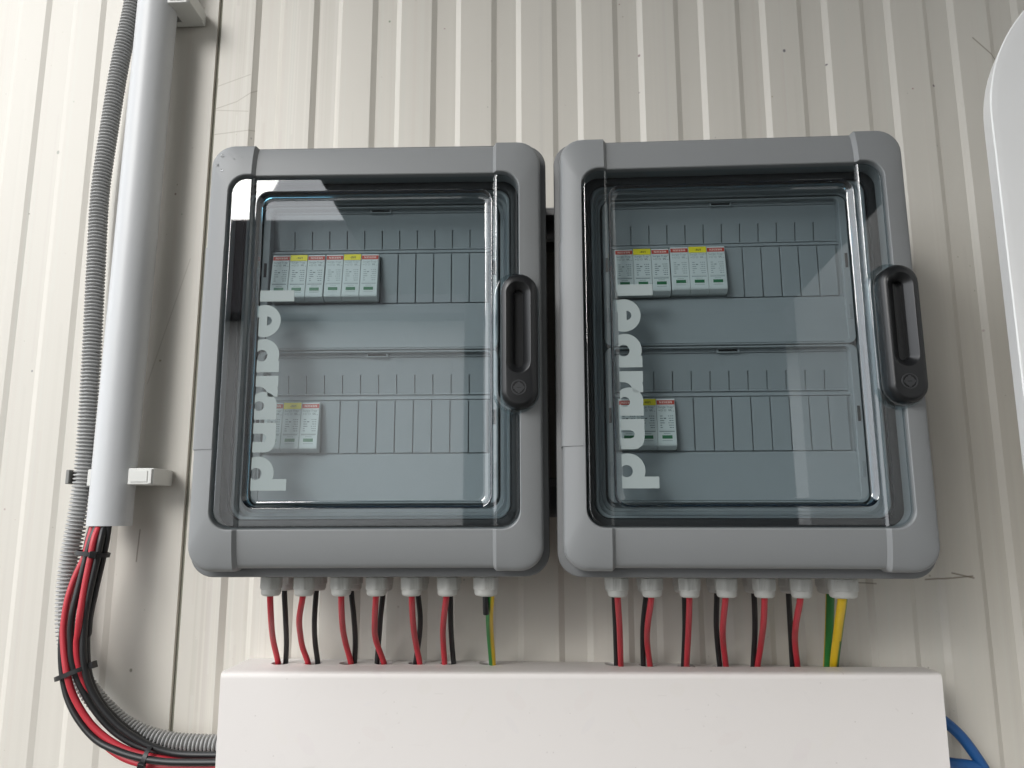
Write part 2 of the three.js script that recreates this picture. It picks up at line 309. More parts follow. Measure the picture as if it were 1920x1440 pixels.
const collarGeo = (() => {
  const S = (o, z) => stadium(0.1335, 0.0005, 0.0215 - o, 0.0655 - o, z);
  return grid([S(0, -0.0065), S(0.0006, -0.001), S(0.0016, 0.0016), S(0.003, 0.0022), S(0.0055, 0.0022)], true, false, 0.9);
})();
const handleGeo = (() => {
  const S = (o, z) => stadium(0.1366, 0.0006, 0.0166 - o, 0.0615 - o, z), H = (o, z) => stadium(0.1358, 0.0122, 0.0100 - o, 0.0412 - o, z);
  return join([flatCap(H(0.0058, 0.0009)), grid([S(0, -0.008), S(0, 0.0055), S(0.0005, 0.0078), S(0.0016, 0.0098), S(0.0034, 0.0112), S(0.0048, 0.0116), H(-0.0009, 0.0121), H(-0.0002, 0.0119), H(0.0052, 0.0068), H(0.0058, 0.0058), H(0.0058, 0.0009)], true, false, 0.5)]);
})();
const lockGeo = (() => { const s = new THREE.Shape(); s.absarc(0, 0, 0.0066, 0, Math.PI * 2); const h = new THREE.Path(); h.absarc(0, 0, 0.0058, 0, Math.PI * 2); s.holes.push(h); return new THREE.ExtrudeGeometry(s, { depth: 0.0006, bevelEnabled: true, bevelThickness: 0.0002, bevelSize: 0.0002, bevelSegments: 1, curveSegments: 28 }); })();
const lockWell = new THREE.CylinderGeometry(0.0059, 0.0059, 0.0004, 28).rotateX(Math.PI / 2);
const lockPlugGeo = (() => { // four-lobed plug with a fine slot
  const s = new THREE.Shape(), n = 64; for (let k = 0; k < n; k++) { const a = k / n * Math.PI * 2, r = Math.abs(Math.sin(2 * a)) < 0.55 ? 0.0050 : 0.0041; k ? s.lineTo(r * Math.cos(a), r * Math.sin(a)) : s.moveTo(r * Math.cos(a), r * Math.sin(a)); }
  s.holes.push(new THREE.Path([[-0.002, -0.0003], [0.002, -0.0003], [0.002, 0.0003], [-0.002, 0.0003]].map(a => new THREE.Vector2(...a))));
  return new THREE.ExtrudeGeometry(s, { depth: 0.0005, bevelEnabled: false });
})();
const letters = (() => { // vertical lettering: v runs right from the base line, u runs down
  const B = -0.1052, out = [];
  const add = (y0, pts, holes = []) => {
    const f = l => l.map(([v, u]) => new THREE.Vector2(B + v, y0 - u)), s = new THREE.Shape(f(pts)); holes.forEach(h => s.holes.push(new THREE.Path(f(h))));
    out.push(new THREE.ExtrudeGeometry(s, { depth: 0.00025, bevelEnabled: false }));
  };
  const arc = (cv, cu, r, a0, a1, n = 20) => { const p = []; for (let k = 0; k <= n; k++) { const a = a0 + (a1 - a0) * k / n; p.push([cv + r * Math.cos(a), cu + r * Math.sin(a)]); } return p; };
  add(0.0546, [[0, 0], [0.032, 0], [0.032, 0.0106], [0, 0.0106]]);
  { const c = 0.0153, a = Math.acos(-0.0052 / 0.0153); add(0.0407, [[-0.0018, c - 0.0148], ...arc(0.0052, c, 0.0153, -a, a), [0, c - 0.0035], [-0.0018, c - 0.0035]], [[...arc(0.0078, c, 0.0043, -Math.PI / 2, Math.PI / 2)]]); }
  const bowl = (len, R, stem, tall) => {
    const cv = 0.0205 - R, c = R, a = Math.acos(-cv / R), us = len - stem, e = Math.asin((us - c) / R), hr = R * 0.36, hv = 0.0042, b = Math.acos(-hv / hr);
    return [...arc(cv, c, R, -a, e), [tall, us], [tall, len], [0, len], ...arc(hv, c + 0.0005, hr, b, -b, 16)];
  };
  add(0.0081, bowl(0.031, 0.0150, 0.0105, 0.0208));
  add(-0.0264, [[0, 0], [0.0208, 0], [0.0208, 0.0098], [0.0200, 0.0100], [0.0207, 0.0135], [0.0207, 0.0193], [0.0117, 0.0193], [0.0113, 0.0165], [0.0100, 0.0135], [0.0078, 0.0113], [0.005, 0.0101], [0, 0.0097]]);
  add(-0.0412, bowl(0.0255, 0.0125, 0.009, 0.0206));
  add(-0.0697, [[0, 0], [0.0208, 0], [0.0208, 0.0160], [0.0200, 0.0205], [0.0178, 0.0240], [0.0145, 0.0262], [0.0115, 0.0267], [0, 0.0267], [0, 0.0172], [0.0085, 0.0172], [0.0110, 0.0163], [0.0122, 0.0140], [0.0112, 0.0112], [0.0085, 0.0098], [0, 0.0097]]);
  add(-0.1001, bowl(0.0305, 0.0150, 0.0102, 0.0322));
  return out;
})();
const nutGeo = (r, h) => { // six-sided nut with fine ribs on its flats
  const n = 180, ring = (k, y, ribs) => { const p = []; for (let i = 0; i < n; i++) { const a = i / n * Math.PI * 2, s = ((a % (Math.PI / 3)) - Math.PI / 6), c = Math.min(1 / Math.cos(s), 1.075); p.push(V(r * 0.935 * c * k * Math.cos(a) + (ribs ? (i % 4 < 2 ? 0 : -0.00022) * Math.cos(a) * (Math.abs(s) < 0.34 ? 1 : 0) : 0), y, r * 0.935 * c * k * Math.sin(a) + (ribs ? (i % 4 < 2 ? 0 : -0.00022) * Math.sin(a) * (Math.abs(s) < 0.34 ? 1 : 0) : 0))); } return p; };
  const rows = [ring(0.8, 0), ring(0.95, 0), ring(1, -0.0006, 1), ring(1, -h + 0.0006, 1), ring(0.95, -h), ring(0.6, -h)];
  return grid(rows, true, false, 0.35);
};
const collarLathe = (r, h) => new THREE.LatheGeometry([[r * 0.9, 0], [r * 0.9, -h * 0.55], [r * 0.84, -h * 0.82], [r * 0.7, -h], [r * 0.42, -h], [r * 0.42, -h * 0.3]].map(a => new THREE.Vector2(...a)), 40);
const neckGeo = (r, h) => new THREE.CylinderGeometry(r * 0.86, r * 0.86, h, 28);

const DATA = {
  redA: [[[-0.2619,-0.0735,0.115],[-0.2666,-0.0941,0.0972],[-0.2789,-0.124,0.0525],[-0.2811,-0.1528,0.027]],[[-0.2307,-0.0741,0.115],[-0.2401,-0.0974,0.0931],[-0.2483,-0.118,0.0614],[-0.252,-0.1334,0.0405],[-0.2494,-0.1526,0.027]],[[-0.1942,-0.074,0.115],[-0.201,-0.1046,0.0814],[-0.2062,-0.1275,0.0468],[-0.2049,-0.1515,0.027]],[[-0.1614,-0.074,0.115],[-0.1675,-0.099,0.0899],[-0.1741,-0.1235,0.0521],[-0.1704,-0.1513,0.027]],[[-0.1277,-0.0739,0.115],[-0.1315,-0.1043,0.0814],[-0.1347,-0.131,0.0419],[-0.1332,-0.151,0.027]],[[-0.0952,-0.0731,0.115],[-0.1024,-0.1043,0.0806],[-0.1067,-0.1271,0.0464],[-0.1076,-0.1509,0.027]]],
  blackA: [[[-0.2655,-0.0747,0.065],[-0.2676,-0.1044,0.0509],[-0.2719,-0.1302,0.0322],[-0.2745,-0.1525,0.024]],[[-0.233,-0.0746,0.065],[-0.2379,-0.1043,0.0509],[-0.2417,-0.13,0.0322],[-0.2405,-0.1523,0.024]],[[-0.1975,-0.0746,0.065],[-0.1971,-0.1009,0.053],[-0.2,-0.1299,0.0314],[-0.202,-0.1505,0.024]],[[-0.1652,-0.0745,0.065],[-0.1697,-0.1007,0.0534],[-0.1756,-0.1297,0.0322],[-0.1785,-0.1519,0.024]],[[-0.1305,-0.0744,0.065],[-0.1294,-0.1006,0.0534],[-0.1324,-0.1209,0.0381],[-0.1382,-0.1516,0.024]],[[-0.0977,-0.0751,0.065],[-0.0991,-0.1088,0.0475],[-0.0997,-0.1327,0.0303],[-0.0986,-0.1514,0.024]]],
  earthA: [[[-0.0538,-0.0737,0.115],[-0.0557,-0.0898,0.1026],[-0.0581,-0.1171,0.0614],[-0.0582,-0.1513,0.027]]],
  redB: [[[0.0634,-0.0727,0.115],[0.0682,-0.1073,0.0745],[0.0732,-0.1529,0.022]],[[0.0946,-0.0726,0.115],[0.0945,-0.1034,0.0811],[0.0978,-0.126,0.0461],[0.1029,-0.1535,0.022]],[[0.1291,-0.0725,0.115],[0.134,-0.1068,0.0759],[0.1399,-0.154,0.022]],[[0.1619,-0.0731,0.115],[0.1662,-0.1065,0.0774],[0.1735,-0.1291,0.0431],[0.1798,-0.1545,0.022]],[[0.1971,-0.073,0.115],[0.2014,-0.0973,0.0918],[0.2097,-0.1288,0.044],[0.2109,-0.155,0.022]],[[0.2296,-0.0729,0.115],[0.2332,-0.1024,0.0842],[0.2418,-0.1247,0.0501],[0.2517,-0.1555,0.022]]],
  blackB: [[[0.0645,-0.0747,0.065],[0.0668,-0.1117,0.043],[0.0691,-0.1537,0.018]],[[0.096,-0.0746,0.065],[0.0944,-0.1116,0.043],[0.0964,-0.1535,0.018]],[[0.1332,-0.0745,0.065],[0.1361,-0.1113,0.0433],[0.1373,-0.154,0.018]],[[0.1648,-0.0744,0.065],[0.1671,-0.1111,0.044],[0.1744,-0.1553,0.018]],[[0.2006,-0.0744,0.065],[0.2052,-0.1109,0.044],[0.2077,-0.155,0.018]],[[0.2339,-0.0743,0.065],[0.2399,-0.1107,0.0443],[0.2475,-0.1555,0.018]]],
  earthB: [[[0.2672,-0.0728,0.115],[0.2747,-0.1058,0.0786],[0.2873,-0.1552,0.022]]],
  earthC: [[[0.2738,-0.0749,0.065],[0.2778,-0.1105,0.0447],[0.2823,-0.1553,0.018]]],
  bundle: {"red outer":[[-0.4816,0.0042,0.045],[-0.4821,-0.0235,0.0475],[-0.4845,-0.0425,0.05],[-0.4912,-0.064,0.0525],[-0.4949,-0.0852,0.055],[-0.4957,-0.1141,0.0563],[-0.4931,-0.1289,0.0575],[-0.4899,-0.1416,0.0587],[-0.485,-0.1574,0.06],[-0.4796,-0.1735,0.0587],[-0.4704,-0.1896,0.0575],[-0.4564,-0.2066,0.0563],[-0.4388,-0.2203,0.055],[-0.4183,-0.2303,0.0537],[-0.3935,-0.2365,0.0525],[-0.36,-0.2412,0.0513],[-0.3212,-0.2421,0.05]],"black wide":[[-0.474,0.0042,0.05],[-0.4767,-0.0233,0.0527],[-0.479,-0.0423,0.0553],[-0.4825,-0.0716,0.058],[-0.4855,-0.0978,0.0599],[-0.486,-0.1136,0.0593],[-0.4851,-0.1254,0.0588],[-0.483,-0.1416,0.0583],[-0.4781,-0.1579,0.0569],[-0.4698,-0.1743,0.0548],[-0.4576,-0.1927,0.0527],[-0.4387,-0.2121,0.0505],[-0.4191,-0.2243,0.049],[-0.3964,-0.2323,0.0477],[-0.3683,-0.237,0.0463],[-0.3235,-0.2385,0.045]],"red inner":[[-0.4733,0.0042,0.055],[-0.4711,-0.0232,0.0573],[-0.472,-0.042,0.0595],[-0.4746,-0.0765,0.0617],[-0.4752,-0.1025,0.064],[-0.4766,-0.1184,0.062],[-0.4782,-0.1252,0.06],[-0.4779,-0.1384,0.058],[-0.4756,-0.1517,0.056],[-0.469,-0.1714,0.0533],[-0.463,-0.1859,0.0505],[-0.4491,-0.2044,0.0477],[-0.4334,-0.2177,0.045],[-0.4148,-0.2278,0.0437],[-0.3943,-0.2348,0.0425],[-0.3648,-0.24,0.0413],[-0.3254,-0.242,0.04]],"black inner":[[-0.4653,0.0041,0.055],[-0.4643,-0.0232,0.0563],[-0.4657,-0.0421,0.0577],[-0.4701,-0.0768,0.059],[-0.4721,-0.103,0.06],[-0.4717,-0.1186,0.06],[-0.4718,-0.1197,0.06],[-0.4705,-0.1359,0.06],[-0.4674,-0.1531,0.0593],[-0.4611,-0.1704,0.058],[-0.4487,-0.1885,0.0567],[-0.4296,-0.2071,0.0553],[-0.4111,-0.2192,0.054],[-0.3942,-0.2272,0.0527],[-0.3718,-0.233,0.0513],[-0.3217,-0.2344,0.05]],"black rear":[[-0.4613,0.0041,0.05],[-0.4623,-0.0234,0.05],[-0.4645,-0.0425,0.05],[-0.4698,-0.0776,0.05],[-0.4732,-0.1043,0.0497],[-0.4742,-0.1204,0.0483],[-0.4758,-0.1217,0.047],[-0.4753,-0.1384,0.0457],[-0.473,-0.156,0.0443],[-0.4669,-0.1736,0.043],[-0.455,-0.191,0.0417],[-0.4368,-0.2083,0.0403],[-0.4179,-0.2212,0.039],[-0.4019,-0.2288,0.0377],[-0.379,-0.2353,0.0363],[-0.3278,-0.2372,0.035]],"black outer":[[-0.4893,0.0042,0.04],[-0.4862,-0.0236,0.0427],[-0.4883,-0.051,0.0453],[-0.4955,-0.0779,0.048],[-0.4995,-0.1044,0.0501],[-0.4999,-0.1254,0.0507],[-0.4986,-0.1397,0.0512],[-0.4949,-0.1591,0.0517],[-0.4871,-0.1802,0.0531],[-0.4725,-0.2007,0.0552],[-0.4512,-0.2192,0.0573],[-0.4264,-0.2292,0.0595],[-0.4007,-0.2353,0.0604],[-0.3779,-0.2378,0.0609],[-0.3443,-0.2379,0.0615],[-0.3164,-0.2372,0.062]],"red lower":[[-0.487,0.0042,0.04],[-0.4847,-0.0237,0.0413],[-0.4859,-0.0457,0.0427],[-0.4927,-0.0674,0.044],[-0.4986,-0.0943,0.045],[-0.5011,-0.121,0.045],[-0.4999,-0.1408,0.045],[-0.4954,-0.1604,0.045],[-0.487,-0.1818,0.0457],[-0.4704,-0.2038,0.047],[-0.4567,-0.2176,0.0483],[-0.4387,-0.2311,0.0497],[-0.419,-0.2399,0.051],[-0.393,-0.2443,0.0523],[-0.3586,-0.2447,0.0537],[-0.3189,-0.2439,0.055]]},
  flex: [[-0.5046,0.6553,0.022],[-0.5035,0.626,0.022],[-0.5129,0.5401,0.022],[-0.5186,0.4567,0.022],[-0.5223,0.3757,0.022],[-0.519,0.2841,0.022],[-0.5135,0.1586,0.022],[-0.5107,0.0508,0.022],[-0.5128,0.0044,0.022],[-0.5174,-0.0469,0.022],[-0.5176,-0.086,0.022],[-0.5143,-0.119,0.022],[-0.5033,-0.1513,0.0233],[-0.4827,-0.1785,0.0254],[-0.4626,-0.1969,0.0275],[-0.4414,-0.2113,0.0296],[-0.4167,-0.2223,0.03],[-0.3882,-0.2287,0.03],[-0.3602,-0.2304,0.03],[-0.3297,-0.2306,0.03]],
  blue1: [[0.3731,-0.1898,0.03],[0.3913,-0.2036,0.03],[0.403,-0.2153,0.03],[0.4141,-0.2313,0.03],[0.4234,-0.2482,0.03],[0.431,-0.2721,0.03]],
  blue2: [[0.3665,-0.2352,0.035],[0.3898,-0.2384,0.0333],[0.4131,-0.242,0.0317],[0.433,-0.2529,0.03]],
  holesA: [[-0.2792,-0.1512,0.0263],[-0.2453,-0.1512,0.0251],[-0.2086,-0.1512,0.0238],[-0.1714,-0.1512,0.0225],[-0.1371,-0.1512,0.0213],[-0.1039,-0.1512,0.0201],[-0.0638,-0.1512,0.0187]],
  holesB: [[0.0668,-0.154,0.0118],[0.1018,-0.154,0.0134],[0.1408,-0.154,0.0149],[0.1763,-0.154,0.0164],[0.2131,-0.154,0.0179],[0.2475,-0.154,0.0194],[0.287,-0.154,0.0221]],
  glandA: [-0.2613,-0.2295,-0.1944,-0.1609,-0.1279,-0.0943,-0.0583],
  glandAr: [-0.2643,-0.2328,-0.1965,-0.1651,-0.1297,-0.097],
  glandB: [0.0635,0.0951,0.1294,0.1631,0.1972,0.2306,0.268],
  glandBr: [0.065,0.0969,0.1324,0.1651,0.2007,0.2352,0.2726],
};
function enclosure(label, pos, rot, blanks, fronts, rears) {
  const e = thing('electrical_enclosure', label, 'enclosure', 'grey enclosures on the wall');
  e.position.set(...pos); e.rotation.order = 'YZX'; e.rotation.set(...rot); e.updateMatrixWorld();
  mesh('body', bodyGeo, M.body, e);
  mesh('cover_frame', coverGeo.frame, M.cover, e); mesh('hinge_strip', coverGeo.hinge, M.cover, e);
  mesh('inner_surround', bezelGeo, M.innerDark, e); mesh('door_gasket', gasketGeo, M.blackMatt, e);
  ROWS.forEach((yc, r) => {
    const p = mesh('faceplate', plateGeo, M.inner, e); p.position.y = yc;
    mesh('faceplate_rim', plateRimGeo, M.inner, p);
    const l = mesh('latch_frame', latchGeo, M.inner, p); l.position.set(-0.001, 0.0692, -0.0485);
    const lp = mesh('latch', box(-0.009, 0.009, -0.0012, 0.0012, -0.002, 0.0012, 0.0003), M.slot, p); lp.position.set(-0.001, 0.0692, -0.0475);
    for (let k = 0; k < 12; k++) if (k >= blanks[r]) mesh('blank_plate', blankGeo, M.inner, p).position.x = -0.09625 + 0.0175 * k;
    for (const s of [-1, 1]) { mesh('side_clip', sideClipGeo, M.slot, p).position.set(s * 0.1122, 0.008, 0); mesh('side_clip', sideClipGeo, M.innerDark, p).position.set(s * 0.1122, -0.042, 0); }
  });
  const door = mesh('door', doorGeo, M.glass, e); mesh('door_rim', rimGeo, M.glassEdge, door); mesh('handle_collar', collarGeo, M.glass, door);
  letters.forEach(g => { mesh('letter', g, M.print, door).position.z = -0.01195; });
  const h = mesh('door_handle', handleGeo, M.black, e);
  mesh('lock_ring', lockGeo, M.lock, h).position.set(0.1360, -0.0425, 0.0116); mesh('lock_well', lockWell, M.slot, h).position.set(0.1360, -0.0425, 0.0118); mesh('lock_plug', lockPlugGeo, M.lock, h).position.set(0.1360, -0.0425, 0.0120);
  for (const [sx, sy] of [[0.1275, -0.152]]) { const s = mesh('screw', new THREE.CylinderGeometry(0.0032, 0.0032, 0.004, 20).rotateX(Math.PI / 2), M.blackMatt, e); s.position.set(sx, sy, -0.0195); }
  const gl = (x, z, r) => {
    const q = e.worldToLocal(V(x, -0.0562, z)), y = -0.2098;
    const g = mesh('cable_gland', nutGeo(r, 0.0112), M.gland, e); g.position.set(q.x, y, q.z); g.rotation.y = rnd() * 1;
    mesh('neck', neckGeo(r, 0.005), M.gland, g).position.y = 0.002; mesh('collar', collarLathe(r, 0.0062), M.gland, g).position.y = -0.0111;
  };
  fronts.forEach((x, i) => gl(x, 0.115, i < 6 ? 0.0102 : fronts === DATA.glandA ? 0.0118 : 0.0136));
  rears.forEach((x, i) => gl(x, 0.065, i < 6 ? 0.0102 : 0.0118));
  return e;
}
const boxA = enclosure('left grey wall enclosure with smoked clear door and black handle', [-0.16059, 0.15267, 0.17814], [0.00653, 0.02311, 0.00157], [6, 3], DATA.glandA, DATA.glandAr);
const boxB = enclosure('right grey wall enclosure with smoked clear door and black handle', [0.17036, 0.15335, 0.18186], [-0.0131, -0.01804, -0.00203], [6, 3], DATA.glandB, DATA.glandBr);

// ---------------------------------------------------------------- surge protection devices
const labelTex = (dark) => canvas(176, 460, (x, w, h) => {
  x.fillStyle = 'rgb(206,212,210)'; x.fillRect(0, 0, w, h);
  x.fillStyle = 'rgb(226,228,226)'; x.fillRect(0, 0, w, 10);
  x.fillStyle = 'rgb(186,58,40)'; x.fillRect(0, 10, w, 46);
  x.save(); x.translate(w / 2, 33); x.rotate(Math.PI); x.fillStyle = 'rgb(240,214,205)'; x.font = 'bold 33px sans-serif'; x.textAlign = 'center'; x.textBaseline = 'middle'; x.fillText('MERSEN', 0, 1, w - 14); x.restore();
  const ink = a => `rgba(52,62,66,${a * dark})`;
  x.fillStyle = ink(0.85); x.font = '30px sans-serif'; x.textAlign = 'center'; x.textBaseline = 'middle'; x.fillText('Surge-Trap', w / 2 - 5, 82, w - 22); x.font = '13px sans-serif'; x.fillText('®', w - 9, 74);
  x.strokeStyle = ink(0.75); x.lineWidth = 2; for (const cx of [46, 80]) { x.beginPath(); x.arc(cx, 116, 11, 0, 7); x.stroke(); x.beginPath(); x.moveTo(cx - 7, 116); x.lineTo(cx + 7, 116); x.stroke(); }
  x.fillStyle = ink(0.9); x.fillRect(14, 113, 14, 3); x.fillRect(14, 119, 14, 2); x.font = 'bold 29px sans-serif'; x.fillText('UL', 130, 115); x.font = 'bold 12px sans-serif'; x.fillText('us', 163, 125);
  for (let i = 0; i < 6; i++) { const y = 172 + i * 24; x.fillStyle = ink(0.62); const a = [26, 28, 40, 44, 18, 22][i]; x.fillRect(26, y, a, 8); if (i === 1) { x.fillStyle = ink(0.85); x.fillRect(62, y - 1, 24, 10); } x.fillStyle = ink(0.6); x.fillRect(106 + (i % 3) * 5, y, 12, 8); x.fillRect(126, y, 12, 8); x.fillRect(143, y, 14, 8); }
  x.fillStyle = ink(0.55); x.fillRect(10, 322, w - 20, 2); x.fillStyle = ink(0.75); for (let i = 0; i < 14; i++) x.fillRect(14 + i * 10.7, 332, 8, 9);
  x.fillStyle = ink(0.5); for (let i = 0; i < 6; i++) x.fillRect(56 + i * 11, 354, 8, 7);
  for (let i = 0; i < 9; i++) x.fillRect(40 + i * 11, 428, 8, 6);
});
const LBL = [mat(1, 1, 1, 0.5, { map: labelTex(1) }), mat(1, 1, 1, 0.5, { map: labelTex(0.62) })];
const yellowTag = t => mat(1, 1, 1, 0.5, { map: canvas(176, 64, (x, w, h) => { x.fillStyle = 'rgb(240,222,40)'; x.fillRect(0, 0, w, h); x.fillStyle = 'rgb(40,40,30)'; x.font = 'bold 30px sans-serif'; x.textAlign = 'center'; x.textBaseline = 'middle'; x.fillText(t, w / 2 + 8, 34); }) });
// local frame: x across, y up, z out of the row's plane; the front leans forward towards its foot
const FT = V(0, 0.0226, 0.0070), FB = V(0, -0.0208, 0.0132);
const cartGeo = (() => {
  const s = new THREE.Shape([[-0.002, 0.0222], [0.0064, 0.0226], [0.0070, 0.0222], [0.0132, -0.0205], [0.0128, -0.0214], [0.0085, -0.0242], [-0.002, -0.0243]].map(a => new THREE.Vector2(...a)));
  const g = new THREE.ExtrudeGeometry(s, { depth: 0.0162, bevelEnabled: true, bevelThickness: 0.0004, bevelSize: 0.0003, bevelSegments: 1 });
  g.rotateY(-Math.PI / 2); g.translate(0.0081, 0, 0); return g; // shape x -> +z
})();
function onFront(x0, x1, t0, t1, lift) { // quad on the leaning face, t 0 top .. 1 foot
  const a = V(0, 0.0222, 0.0070), b = V(0, -0.0205, 0.0132), n = V(0, b.z - a.z, a.y - b.y).normalize(), P = (x, t) => a.clone().lerp(b, t).addScaledVector(n, lift).add(V(x, 0, 0));
  const q = [P(x0, t1), P(x1, t1), P(x1, t0), P(x0, t0)], g = new THREE.BufferGeometry();
  g.setAttribute('position', new THREE.Float32BufferAttribute(q.flatMap(p => [p.x, p.y, p.z]), 3)); g.setAttribute('uv', new THREE.Float32BufferAttribute([0, 0, 1, 0, 1, 1, 0, 1], 2)); g.setIndex([0, 1, 2, 0, 2, 3]); g.computeVertexNormals(); return g;
}
function slabOnFront(x0, x1, t0, t1, l0, l1) {
  const r = l => { const q = onFront(x0, x1, t0, t1, l).attributes.position; return [0, 1, 2, 3].map(i => V(q.getX(i), q.getY(i), q.getZ(i))); };
  return grid([r(l0), r(l1), capRing(r(l1))], true, false, 0.3);
}
const labGeo = onFront(-0.0081, 0.0081, 0.0, 0.975, 0.00042), tagGeo = onFront(-0.0083, 0.0083, -0.008, 0.135, 0.0008);
const winFrame = slabOnFront(-0.0050, 0.0054, 0.795, 0.892, 0.0002, 0.0006), winGeo = slabOnFront(-0.0046, 0.0046, 0.800, 0.872, 0.0006, 0.0009);
function device(parentBox, x0, yc, dy, tagText, dark, label) {
  const d = thing('surge_protector', label, 'surge protector', 'white surge protectors with yellow tags');
  const o = parentBox.localToWorld(V(x0 + 0.02625, yc + dy, -0.0470)); d.position.copy(o); d.rotation.order = 'YZX'; d.rotation.copy(parentBox.rotation);
  mesh('base', box(-0.0260, 0.0260, -0.0246, 0.0222, -0.004, 0.0035, 0.0005), M.deviceBase, d);
  for (let k = 0; k < 3; k++) {
    const c = mesh('cartridge', cartGeo, M.device, d); c.position.x = -0.01725 + 0.01725 * k;
    mesh('label_print', labGeo, LBL[dark], c);
    if (k === 1) mesh('yellow_tag', tagGeo, yellowTag(tagText), c);
    mesh('window_frame', winFrame, M.greenFrame, c); mesh('indicator_window', winGeo, M.green, c);
  }
}
boxA.updateMatrixWorld(); boxB.updateMatrixWorld();
device(boxA, -0.105, ROWS[0], 0, '-1U1', 0, 'three white surge modules at far left of upper row, left enclosure');
device(boxA, -0.0525, ROWS[0], 0.0002, '-2U1', 1, 'three white surge modules beside the blank plates, upper row, left enclosure');
device(boxA, -0.105, ROWS[1], 0, '-3U1', 0, 'three white surge modules in the lower row of the left enclosure');
device(boxB, -0.105, ROWS[0], 0.0004, '-4U1', 0, 'three white surge modules tagged 4U1 at far left, right enclosure');
device(boxB, -0.0525, ROWS[0], 0.0014, '-5U1', 1, 'three white surge modules tagged 5U1 beside the blanks, right enclosure');
device(boxB, -0.105, ROWS[1], 0.0002, '-6U1', 0, 'three white surge modules in the lower row of the right enclosure');

// ---------------------------------------------------------------- white trunking
{
  const t = thing('cable_trunking', 'long white cable trunking below both enclosures with holed top', 'trunking');
  const s = new THREE.Shape([[-0.3215, 0.0005], [0.334, 0.0005], [0.346, 0.0705], [-0.3215, 0.0705]].map(a => new THREE.Vector2(...a)));
  for (const [x, , z] of [...DATA.holesA, ...DATA.holesB]) { const h = new THREE.Path(); h.absarc(x, Math.max(z, 0.0118), 0.0092, 0, Math.PI * 2); s.holes.push(h); }
  const g = new THREE.ExtrudeGeometry(s, { depth: 0.0022, bevelEnabled: false, curveSegments: 24 }); g.rotateX(Math.PI / 2); // z of shape -> world z, thickness downwards
  const p = g.attributes.position; for (let i = 0; i < p.count; i++) p.setY(i, p.getY(i) - 0.1510 - 0.0043 * Math.max(0, (p.getX(i) + 0.05) / 0.35)); g.computeVertexNormals();
  mesh('top', g, M.white, t);
  const lid = [[0.0400, -0.0035], [0.0400, -0.0005], [0.0620, 0.0004], [0.0700, 0.0004], [0.0726, -0.0001], [0.0742, -0.0012], [0.0750, -0.0032], [0.0753, -0.006], [0.0753, -0.3], [0.0725, -0.3], [0.0725, -0.0062]];
  const row = (x, y, k = 1) => lid.map(([z, dy]) => V(x, y + (dy < -0.1 ? dy : dy * k), z));
  const x0 = -0.3213, x1 = 0.3678, rows = [];
  for (let k = 0; k <= 12; k++) { const f = k / 12; rows.push(row(x0 + (x1 - x0) * f, -0.1512 + 0.0034 * f)); }
  const lg = grid(rows, false, false, 0.5);
  mesh('lid', lg, M.white, t);
  mesh('end_wall', box(-0.3208, -0.3186, -0.45, -0.1538, 0.001, 0.0715, 0.0004), M.white, t);
  mesh('end_wall', box(0.3400, 0.3422, -0.45, -0.1580, 0.001, 0.0715, 0.0004), M.white, t);
  mesh('back', box(-0.3184, 0.3398, -0.45, -0.1585, 0.0006, 0.0024, 0.0003), M.white, t);
}

// ---------------------------------------------------------------- cables below the enclosures
const nth = ['first', 'second', 'third', 'fourth', 'fifth', 'sixth', 'seventh'];
function wire(pts, m, r, label, category, group, opt) {
  const a = pts[0], z = pts[pts.length - 1], b = pts[pts.length - 2], P = [[a[0], a[1] + 0.02, a[2]], [a[0], a[1] + 0.006, a[2]], ...pts, [z[0] + (z[0] - b[0]) * 0.25, z[1] - 0.014, Math.max(0.012, z[2] + (z[2] - b[2]) * 0.2)], [z[0] + (z[0] - b[0]) * 0.3, z[1] - 0.05, Math.max(0.013, z[2])]];
  return tag(mesh('cable', tube(P, r, 70, 16, opt), m), label, category, group);
}
for (const [k, side] of [['A', 'left'], ['B', 'right']]) {
  DATA['red' + k].forEach((p, i) => wire(p, M.red, 0.0029, `red cable, ${nth[i]} from the left under the ${side} enclosure`, 'cable', `red cables under the ${side} enclosure`));
  DATA['black' + k].forEach((p, i) => wire(p, M.wireBlack, 0.0027, `black cable, ${nth[i]} from the left under the ${side} enclosure`, 'cable', `black cables under the ${side} enclosure`));
}
const YEL = [0.75, 0.5, 0.012], GRN = [0.02, 0.17, 0.035];
const striped = (dir, tw, off = 0) => ({ color: (t, a, n) => { const q = Math.cos(dir + tw * t), s = Math.sin(dir + tw * t); return n.x * q + n.z * s > off ? YEL : GRN; } });
wire(DATA.earthA[0], M.earth, 0.0036, 'green and yellow striped earth cable under the left enclosure', 'cable', 'earth cables', striped(-0.15, 0.3, 0.0));
tag(mesh('cable_sleeve', tube([[-0.0585, -0.064, 0.117], [-0.0585, -0.078, 0.117], [-0.0583, -0.0905, 0.113]], 0.0027, 12, 16), M.wireBlack), 'short black sleeve end beside the earth cable of the left enclosure', 'sleeve');
wire(DATA.earthB[0], M.earth, 0.0043, 'mostly yellow earth cable at the right end, right enclosure', 'cable', 'earth cables', { color: (t, a, n) => n.x * 0.94 - n.z * 0.2 > 0.62 - 0.75 * t ? GRN : YEL });
wire(DATA.earthC[0], M.earth, 0.0042, 'green earth cable with yellow edges behind the yellow one', 'cable', 'earth cables', { color: (t, a, n) => n.z * 0.9 - n.x * 0.18 > 0.42 ? GRN : YEL });

